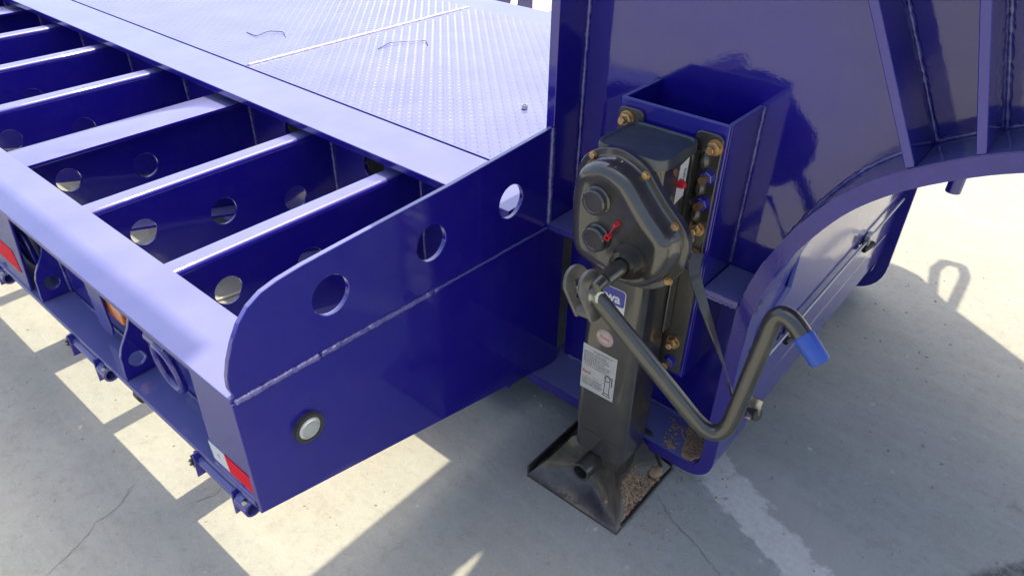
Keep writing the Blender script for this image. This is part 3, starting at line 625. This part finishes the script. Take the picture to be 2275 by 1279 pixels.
# gear cover
OUT = [(-0.775, 0.942), (-0.768, 0.976), (-0.749, 1.0), (-0.725, 1.015), (-0.699, 1.024), (-0.67, 1.026), (-0.643, 1.019), (-0.618, 1.009), (-0.599, 0.991), (-0.578, 0.966), (-0.555, 0.943), (-0.531, 0.923), (-0.512, 0.903), (-0.502, 0.878), (-0.5, 0.844), (-0.508, 0.811), (-0.525, 0.78), (-0.547, 0.756), (-0.574, 0.74), (-0.601, 0.733), (-0.63, 0.737), (-0.658, 0.744), (-0.698, 0.749), (-0.734, 0.758), (-0.760, 0.780), (-0.773, 0.81), (-0.774, 0.848), (-0.779, 0.895)]
def closed(pts, sub=3):
    P = [Vector((a, b, 0)) for a, b in pts]; Nn = len(P); o = []
    for i in range(Nn):
        p0, p1, p2, p3 = P[i - 1], P[i], P[(i + 1) % Nn], P[(i + 2) % Nn]
        for q in range(sub):
            t = q / sub; o.append(0.5 * ((2 * p1) + (p2 - p0) * t + (2 * p0 - 5 * p1 + 4 * p2 - p3) * t * t + (-p0 + 3 * p1 - 3 * p2 + p3) * t ** 3))
    for _ in range(3): o = [(o[i - 1] + o[i] * 2 + o[(i + 1) % len(o)]) / 4 for i in range(len(o))]
    return [(v.x, v.y) for v in o]
C0 = closed(OUT)
def inset(loop, d):
    o = []; Nn = len(loop)
    for i in range(Nn):
        a = loop[i - 1]; c = loop[(i + 1) % Nn]; tx, tz = c[0] - a[0], c[1] - a[1]; q = math.hypot(tx, tz); nx, nz = tz / q, -tx / q     # loop is clockwise seen from -Y
        o.append((loop[i][0] + nx * d, loop[i][1] + nz * d))
    return o
def area(lp): return sum(lp[i][0] * lp[(i + 1) % len(lp)][1] - lp[(i + 1) % len(lp)][0] * lp[i][1] for i in range(len(lp)))
SG = 1 if abs(area(inset(C0, 0.01))) < abs(area(C0)) else -1
bm = B(); rg = []
for d, y in ((0, 1.1515), (0, 1.137), (0.002, 1.135), (0.013, 1.1345), (0.017, 1.130), (0.019, 1.112), (0.022, 1.100), (0.030, 1.090), (0.040, 1.0865), (0.052, 1.0875), (0.058, 1.0895)):
    lp = inset(C0, SG * d)
    for _ in range(int(d * 100)): lp = [((lp[i - 1][0] + lp[i][0] * 2 + lp[(i + 1) % len(lp)][0]) / 4, (lp[i - 1][1] + lp[i][1] * 2 + lp[(i + 1) % len(lp)][1]) / 4) for i in range(len(lp))]
    rg.append([bm.verts.new((x, y, z)) for x, z in lp])
k = len(C0)
for a, c in zip(rg[:-1], rg[1:]):
    for j in range(k): bm.faces.new((a[j], a[(j + 1) % k], c[(j + 1) % k], c[j]))
bm.faces.new(rg[0][::-1]); bmesh.ops.triangle_fill(bm, use_beauty=True, edges=[e for e in bm.edges if len(e.link_faces) == 1])
cover = obj('gear_cover', bm, BLACK, lg, 42)
def boss(x, z, r=0.027):
    bm = B(); pr = [(r + 0.004, 1.091), (r + 0.004, 1.086), (r, 1.084), (r, 1.073), (r - 0.003, 1.070), (r - 0.007, 1.070), (r - 0.008, 1.0715), (0.001, 1.0715)]; R_ = [[bm.verts.new((x + q * math.cos(2 * math.pi * i / 28), y, z + q * math.sin(2 * math.pi * i / 28))) for i in range(28)] for q, y in pr]
    for a, c in zip(R_[:-1], R_[1:]):
        for j in range(28): bm.faces.new((a[j], a[(j + 1) % 28], c[(j + 1) % 28], c[j]))
    bm.faces.new(R_[-1]); obj('gear_boss', bm, BLACK, cover, 35)
boss(-0.689, 0.929); boss(-0.681, 0.847)
def hexnut_mesh(name, r, h, stud=True, washer=True):
    bm = B()
    if washer: cyl(bm, (0, 0, 0), (0, -0.002, 0), r * 1.18, 20)
    A = []
    for q, y in ((1, -0.002), (1, -h * 0.85), (0.86, -h)): A.append([bm.verts.new((r * q * math.cos(math.pi * i / 3 + 0.3), y, r * q * math.sin(math.pi * i / 3 + 0.3))) for i in range(6)])
    for a, c in zip(A[:-1], A[1:]):
        for j in range(6): bm.faces.new((a[j], a[(j + 1) % 6], c[(j + 1) % 6], c[j]))
    bm.faces.new(A[-1])
    if stud: cyl(bm, (0, -h + 0.001, 0), (0, -h - 0.011, 0), r * 0.58, 14); cyl(bm, (0, -h - 0.0105, 0), (0, -h - 0.013, 0), r * 0.58, 14, r * 0.45)
    bmesh.ops.recalc_face_normals(bm, faces=bm.faces); me = bpy.data.meshes.new(name); bm.to_mesh(me); bm.free(); return me
big = hexnut_mesh('bolt', 0.0148, 0.014); small = hexnut_mesh('cover_screw', 0.0075, 0.008, False)
def put(me, m, loc, parent, rz=0):
    d = me
    if m.name not in {x.name for x in d.materials if x}:
        if d.materials: d = me.copy(); d.materials.clear()
        d.materials.append(m)
    o = bpy.data.objects.new(me.name.split('.')[0], d); finish(o, None, parent, False); o.location = loc; o.rotation_euler = (0, rz, 0); return o
for i, (x, z) in enumerate(((-0.737, 0.997), (-0.613, 0.992), (-0.536, 0.908), (-0.530, 0.783))): put(small, BRASS, (x, 1.1345, z), cover, i)
# mounting plate with bolts
mp_ = plate('mounting_plate', rrect(-0.603, 0.715, -0.541, 1.038, 0.014), [], 0.009, 'Y', 1.3048, BLACK, lg)
plate('mounting_plate', rrect(-0.790, 0.72, -0.728, 1.042, 0.014), [], 0.009, 'Y', 1.3048, BLACK, lg)
plate('mounting_plate', rrect(-0.602, 0.412, -0.541, 0.7145, 0.010), [], 0.009, 'Y', 1.3048, BLACK, lg)
for z0, z1 in ((0.73, 1.0), (0.54, 0.715)):
    bm = B(); box(bm, (-0.5905, 1.268, z0), (-0.584, 1.2995, z1), 0.003); obj('plate_rib', bm, BLACK, mp_)
for z in (0.977, 0.915, 0.853, 0.79):        # pressed humps between the bolts
    bm = B(); bmesh.ops.create_uvsphere(bm, u_segments=16, v_segments=8, radius=1)
    for v in bm.verts: v.co = Vector((-0.572 + v.co.x * 0.012, 1.300 + v.co.y * 0.012, z + v.co.z * 0.022))
    obj('plate_hump', bm, BLACK, mp_, True)
bpos = [(-0.5555, 1.012), (-0.559, 0.946), (-0.5605, 0.885), (-0.562, 0.822), (-0.5605, 0.757), (-0.7665, 1.018), (-0.569, 0.503), (-0.569, 0.443)]
bl = []
for i, (x, z) in enumerate(bpos):
    blue = i in (1, 2, 7); o = put(big, BRASS, (x, 1.300, z), lg, i * 0.7)
    if blue:
        o.data = o.data.copy(); o.data.materials.clear(); o.data.materials.append(BLUENUT); o['label'] = 'blue painted bolt'
        bm = B(); cyl(bm, (0, -0.0148, 0), (0, -0.0282, 0), 0.0090, 12); e = obj('bolt_end', bm, BRASS, o); 
# small plug caps
def redcap(x, y, z, d=(0, -1, 0), r=0.0075, name='red_plug'):
    bm = B(); a = Vector((x, y, z)); d = Vector(d).normalized(); cyl(bm, a, a + d * 0.010, r, 12, r * 0.85); cyl(bm, a + d * 0.0105, a + d * 0.015, r * 0.6, 10); return obj(name, bm, RED, lg, 40)
redcap(-0.5885, 1.232, 0.947, (1, -0.3, 0), 0.010)
redcap(-0.5885, 1.240, 0.862, (1, -0.3, 0), 0.007)
redcap(-0.6375, 1.092, 0.895, r=0.0055); bm = B(); sweep(bm, smooth_path([(-0.638, 1.080, 0.893), (-0.640, 1.074, 0.885), (-0.643, 1.074, 0.877), (-0.647, 1.078, 0.870)], 4), 0.0012, 6); pipe(bm, (-0.648, 1.070, 0.866), (-0.648, 1.079, 0.866), 0.0068, 0.0042, 16); obj('plug_tether', bm, RED, lg, 40)
put(small, BRASS, (-0.598, 1.165, 0.995), lg, 0.4)
# crank: socket, shaft, fork, bent tube, grip
bm = B(); pipe(bm, (-0.600, 1.100, 0.826), (-0.600, 1.058, 0.826), 0.029, 0.019, 28); cyl(bm, (-0.600, 1.095, 0.826), (-0.600, 1.082, 0.826), 0.037, 28); sock = obj('shaft_socket', bm, BLACK, lg, 40)
bm = B(); cyl(bm, (-0.600, 1.09, 0.826), (-0.602, 1.000, 0.822), 0.0165, 20); cyl(bm, (-0.602, 1.0, 0.822), (-0.603, 0.975, 0.816), 0.012, 16); obj('crank_shaft', bm, CRANKM, lg, 40)
KP = round_path([(-0.615, 0.997, 0.780), (-0.330, 1.085, 0.470), (-0.298, 1.105, 0.860), (-0.199, 1.09, 0.781)], [0.105, 0.085], 11)
kp2 = KP[:-1] + [KP[-2].lerp(KP[-1], 0.4)]
bm = B(); sweep(bm, kp2, 0.0178, 22); crank = obj('crank_handle', bm, CRANKM, lg, 45)
ga, gb = KP[-2].lerp(KP[-1], 0.12), KP[-1]; gd = (gb - ga).normalized()
bm = B(); sweep(bm, [ga, ga + gd * 0.001, ga + gd * 0.004, gb - gd * 0.008, gb - gd * 0.002, gb], [0.0181, 0.0188, 0.0194, 0.0190, 0.0175, 0.0135], 24); obj('crank_grip', bm, GRIP, crank, 40)
# fork: two slotted ears welded to the tube
fz = Vector((-0.24, 0.0, 0.97)).normalized(); fn_ = Vector((0.93, -0.18, 0.2)); fn_ = (fn_ - fz * fn_.dot(fz)).normalized(); fy_ = fz.cross(fn_)
fo = Vector((-0.634, 0.998, 0.742))
def ear(s):
    prof = [(-0.014, -0.022)] + [(0.033 * math.sin(a), 0.052 + 0.036 * math.cos(a)) for a in [math.radians(-100 + 200 * i / 18) for i in range(19)]] + [(0.014, -0.022)]
    slot = [(0.007 * math.cos(a), 0.052 + 0.007 * math.sin(a)) for a in [math.radians(180 * i / 8) for i in range(9)]] + [(0.007 * math.cos(a), 0.022 + 0.007 * math.sin(a)) for a in [math.radians(180 + 180 * i / 8) for i in range(9)]]
    me = plate_mesh(prof, [slot], 0.009, 'Z', 0.0, 0.0012); c = fo + fn_ * s
    me.transform(Matrix(((fy_.x, fz.x, fn_.x, c.x), (fy_.y, fz.y, fn_.y, c.y), (fy_.z, fz.z, fn_.z, c.z), (0, 0, 0, 1)))); me.name = 'fork_ear'; me.materials.clear(); me.materials.append(FORKM)
    finish(bpy.data.objects.new('fork_ear', me), None, crank, 40)
ear(-0.0215); ear(0.0215)
bm = B(); cyl(bm, fo - fn_ * 0.026 + fz * -0.008, fo + fn_ * 0.026 + fz * -0.008, 0.016, 18); obj('fork_yoke', bm, FORKM, crank, 40)
pc = fo + fz * 0.034
bm = B(); cyl(bm, pc - fn_ * 0.034, pc + fn_ * 0.036, 0.0075, 12); sweep(bm, [pc + fn_ * 0.028, pc + fn_ * 0.043], 0.0135, 6); sweep(bm, [pc + fn_ * 0.026, pc + fn_ * 0.0285], 0.0165, 18); sweep(bm, [pc - fn_ * 0.040, pc - fn_ * 0.027], 0.0165, 18); obj('fork_bolt', bm, ZINC, crank, 40)
# rubber strap that ties the folded crank
sp = smooth_path([(-0.543, 1.285, 0.775), (-0.535, 1.262, 0.745), (-0.510, 1.255, 0.700), (-0.478, 1.25, 0.650), (-0.435, 1.245, 0.582), (-0.385, 1.215, 0.535), (-0.347, 1.165, 0.535)], 8)
bm = B(); rows = []
for i, q in enumerate(sp):
    t = (sp[min(i + 1, len(sp) - 1)] - sp[max(i - 1, 0)]).normalized(); tw = math.radians(75 - 150 * (i / len(sp)))
    u = Vector((0, 1, 0)); u = (u - t * u.dot(t)).normalized(); v = t.cross(u); a = u * math.cos(tw) + v * math.sin(tw); b_ = t.cross(a)
    rows.append([bm.verts.new(q + a * sg * 0.0125 + b_ * sg2 * 0.0018) for sg, sg2 in ((1, 1), (-1, 1), (-1, -1), (1, -1))])
for a, c in zip(rows[:-1], rows[1:]):
    for j in range(4): bm.faces.new((a[j], a[(j + 1) % 4], c[(j + 1) % 4], c[j]))
bm.faces.new(rows[0][::-1]); bm.faces.new(rows[-1]); obj('rubber_strap', bm, STRAPM, lg, 40)
bm = B(); cyl(bm, (-0.349, 1.165, 0.535), (-0.318, 1.125, 0.566), 0.006, 10)
box(bm, (-0.316, 1.150, 0.545), (-0.290, 1.156, 0.588), 0.0015); box(bm, (-0.316, 1.128, 0.5455), (-0.3, 1.149, 0.551), 0.0015); hk = obj('strap_hook', bm, STEEL, lg, 40)
bm = B(); cyl(bm, (-0.318, 1.158, 0.541), (-0.292, 1.150, 0.548), 0.014, 16); obj('hook_pad', bm, RUBBER, hk, 40)
# labels on the front of the tube
YLB = 1.1595
def label(name, loop, m, lab=None, y=YLB):
    o = plate(name, loop, [], 0.0008, 'Y', y, m, lg, 0.0001, False); o['label'] = lab; return o
lb = label('brand_label', rrect(-0.726, 0.596, -0.636, 0.690, 0.008), LWHITE, 'blue and white maker label')
plate('label_field', rrect(-0.724, 0.645, -0.638, 0.688, 0.007), [], 0.0004, 'Y', YLB - 0.0006, LBLUE, lb, 0.0001, False)
plate('label_field', rrect(-0.724, 0.598, -0.638, 0.622, 0.007), [], 0.0004, 'Y', YLB - 0.0006, LLILAC, lb, 0.0001, False)
text('print', 'Fuwa', 0.034, (-0.721, YLB - 0.0010, 0.653), LWHITE, lb, bold=0.0009)
rl = label('round_label', circle(-0.678, 0.540, 0.0235, 40), CREAM, 'round cream and red quality seal')
bm = B(); 
for r1, r0 in ((0.0222, 0.0215), (0.0165, 0.0160)): pipe(bm, (-0.678, YLB - 0.0005, 0.540), (-0.678, YLB - 0.0009, 0.540), r1, r0, 40)
obj('print', bm, INKPINK, rl)
text('print', 'Fuwa', 0.0125, (-0.678, YLB - 0.0008, 0.536), INKRED, rl, align='CENTER')
for i, ch in enumerate('QUALITY'):
    a = math.radians(140 - i * 16.5); text('print', ch, 0.0055, (-0.678 + 0.0178 * math.cos(a), YLB - 0.0008, 0.540 + 0.0178 * math.sin(a)), INKPINK, rl, (math.sin(a), 0, -math.cos(a)), (math.cos(a), 0, math.sin(a)), align='CENTER')
for i, ch in enumerate('GUARANTEE'):
    a = math.radians(202 + i * 17); text('print', ch, 0.0055, (-0.678 + 0.0212 * math.cos(a), YLB - 0.0008, 0.540 + 0.0212 * math.sin(a)), INKPINK, rl, (-math.sin(a), 0, math.cos(a)), (-math.cos(a), 0, -math.sin(a)), align='CENTER')
wl = label('instruction_label', [(-0.735, 0.358), (-0.637, 0.359), (-0.637, 0.496), (-0.735, 0.498)], PAPER, 'white instruction label with tiny text and a leg drawing')
def scribble(x0, x1, z, h, m, seed):
    """a printed line of small characters"""
    rnd = random.Random(seed); bm = B(); x = x0
    while x < x1:
        wd = h * rnd.uniform(0.7, 0.95)
        for _ in range(3):
            if rnd.random() < 0.5: zz = z + h * rnd.uniform(0, 0.85); box(bm, (x, YLB - 0.0009, zz), (x + wd * 0.85, YLB - 0.0006, zz + h * 0.14))
            else: xx = x + wd * rnd.uniform(0, 0.75); box(bm, (xx, YLB - 0.0009, z), (xx + wd * 0.14, YLB - 0.0006, z + h))
        x += wd + (h * 0.5 if rnd.random() < 0.12 else h * 0.18)
    obj('print', bm, m, wl)
scribble(-0.705, -0.655, 0.4835, 0.0055, INK, 1)
for i, (e, m_) in enumerate(((-0.668, INK), (-0.662, INK), (-0.660, INK), (-0.672, INK), (-0.655, INK), (-0.655, INK))): scribble(-0.731, e, 0.4745 - i * 0.0065, 0.0042, m_, 10 + i)
scribble(-0.731, -0.70, 0.4345, 0.0042, INKRED, 30); scribble(-0.698, -0.66, 0.4345, 0.0030, INK, 31)
text('print', 'Fuwa', 0.011, (-0.731, YLB - 0.0009, 0.4105), INKRED, wl, bold=0.0002)
scribble(-0.70, -0.685, 0.401, 0.004, INKPINK, 33)
for i in range(4): scribble(-0.731, -0.671 - 0.004 * (i % 2), 0.3925 - i * 0.0062, 0.0040, INK, 40 + i)
bm = B()
def ln(a, c, wd=0.0009): sweep(bm, [(a[0], YLB - 0.0007, a[1]), (c[0], YLB - 0.0007, c[1])], wd, 4)
lpts = [(-0.664, 0.375), (-0.664, 0.425), (-0.656, 0.432), (-0.650, 0.425), (-0.650, 0.375), (-0.664, 0.375)]
for a, c in zip(lpts[:-1], lpts[1:]): ln(a, c)
ln((-0.668, 0.368), (-0.645, 0.368)); ln((-0.664, 0.375), (-0.668, 0.368)); ln((-0.650, 0.375), (-0.645, 0.368)); ln((-0.650, 0.43), (-0.645, 0.432)); ln((-0.645, 0.432), (-0.644, 0.405), 0.0013)
for q in range(14):
    a = 2 * math.pi * q / 14; c = 2 * math.pi * (q + 1) / 14; ln((-0.6575 + 0.008 * math.cos(a), 0.424 + 0.010 * math.sin(a)), (-0.6575 + 0.008 * math.cos(c), 0.424 + 0.010 * math.sin(c)))
obj('print', bm, INK, wl)
# slanted label on the right side of the housing
me = plate_mesh([(1.223, 0.900), (1.259, 0.909), (1.262, 0.996), (1.228, 0.987)], [], 0.0008, 'X', -0.5893, 0.0001); me.materials.clear(); me.materials.append(LWHITE); me.name = 'serial_label'
sl_ = finish(bpy.data.objects.new('serial_label', me), None, lg, False); sl_['label'] = 'slanted white serial number label'
text('print', 'A2825', 0.011, (-0.5886, 1.252, 0.945), INK, sl_, (0, 0.05, 0.99), (0, -0.99, 0.05))

# ------------------------------------------------------------------ clay crumbs
def clods(name, pts, cnt, smax, zf, seed, lab):
    rnd = random.Random(seed); bm = B()
    for _ in range(cnt):
        u, v = rnd.random(), rnd.random()
        a, b2, c, d = [Vector((*q, 0)) for q in pts]; q = a.lerp(b2, u).lerp(d.lerp(c, u), v); s = 0.0012 + (smax - 0.0012) * rnd.random() ** 2.6
        r = bmesh.ops.create_icosphere(bm, subdivisions=1, radius=s); f = Vector((rnd.uniform(.7, 1.4), rnd.uniform(.7, 1.3), rnd.uniform(.45, .8)))
        z = zf(q.x, q.y)
        for vv in r['verts']: vv.co = Vector((q.x + vv.co.x * f.x * rnd.uniform(.8, 1.2), q.y + vv.co.y * f.y * rnd.uniform(.8, 1.2), z + s * 0.3 + vv.co.z * f.z))
    o = obj(name, bm, DIRT); o['kind'] = 'stuff'; o['label'] = lab; o['category'] = 'soil'
def footz(x, y): return 0.013 + 0.63 * min(max(0, -0.557 - x), 0.035) + 1.9 * max(0, -0.592 - x)
clods('clay_crumbs', [(-0.600, 1.12), (-0.545, 1.125), (-0.545, 1.352), (-0.606, 1.345)], 1900, 0.0052, footz, 3, 'dry brown clay crumbs lying on the landing foot')
bm = B(); bmesh.ops.create_icosphere(bm, subdivisions=3, radius=1); rnd = random.Random(4)
for v in bm.verts: v.co = Vector((-0.560 + v.co.x * 0.019, 1.318 + v.co.y * 0.026, 0.028 + v.co.z * 0.011)) * 1.0 + Vector((rnd.uniform(-1, 1), rnd.uniform(-1, 1), rnd.uniform(-1, 1))) * 0.0012
tag(obj('clay_lump', bm, DIRT, None, True), 'flat brown clay lump on the black landing foot', 'clay lump')
clods('clay_crumbs', [(-0.50, 1.325), (-0.45, 1.325), (-0.449, 1.45), (-0.54, 1.45)], 1700, 0.0048, lambda x, y: 0.126 + max(0, (x + 0.475)) ** 1.0 * 1.1 + max(0, 1.40 - y) * 0.05, 8, 'dry brown clay crumbs lodged in the blue flange corner')
clods('clay_crumbs', [(-0.56, 1.33), (-0.52, 1.33), (-0.52, 1.44), (-0.60, 1.44)], 140, 0.005, lambda x, y: 0.1255, 9, 'dry brown clay crumbs scattered along the blue bottom flange')

clods('clay_crumbs', [(-0.53, 1.06), (-0.42, 1.12), (-0.38, 1.50), (-0.54, 1.42)], 110, 0.0034, lambda x, y: 0.0, 12, 'dry brown clay crumbs sprinkled on the concrete beside the foot')
# ------------------------------------------------------------------ loose things on the deck
ZD = 0.7295
bm = B(); pr = 0.0115
A = [[bm.verts.new((-1.445 + pr * q * math.cos(math.pi * i / 3 + .2), 1.783 + pr * q * math.sin(math.pi * i / 3 + .2), ZD + z)) for i in range(6)] for q, z in ((0.9, 0.0), (1, 0.002), (1, 0.013), (0.88, 0.0145), (0.55, 0.0145), (0.5, 0.004))]
for a, c in zip(A[:-1], A[1:]):
    for j in range(6): bm.faces.new((a[j], a[(j + 1) % 6], c[(j + 1) % 6], c[j]))
bm.faces.new(A[-1]); bm.faces.new(A[0][::-1]); tag(obj('hex_nut', bm, ZINC), 'loose zinc hex nut lying on the tread plate', 'nut')
bm = B(); sweep(bm, round_path([(-2.30, 1.89, ZD + 0.001), (-2.32, 1.975, ZD + 0.006), (-2.236, 2.095, ZD + 0.004), (-2.19, 2.06, ZD + 0.001)], 0.02), 0.0016, 6); tag(obj('bent_wire', bm, WIRE), 'thin wire bent into a flat bracket, nearer the gooseneck bulkhead', 'wire')
bm = B(); sweep(bm, round_path([(-2.885, 1.665, ZD + 0.001), (-2.80, 1.655, ZD + 0.003), (-2.82, 1.73, ZD + 0.006), (-2.77, 1.77, ZD + 0.004), (-2.71, 1.735, ZD + 0.001)], 0.02), 0.0016, 6); tag(obj('bent_wire', bm, WIRE), 'thin kinked wire lying beyond the deck weld seam', 'wire')
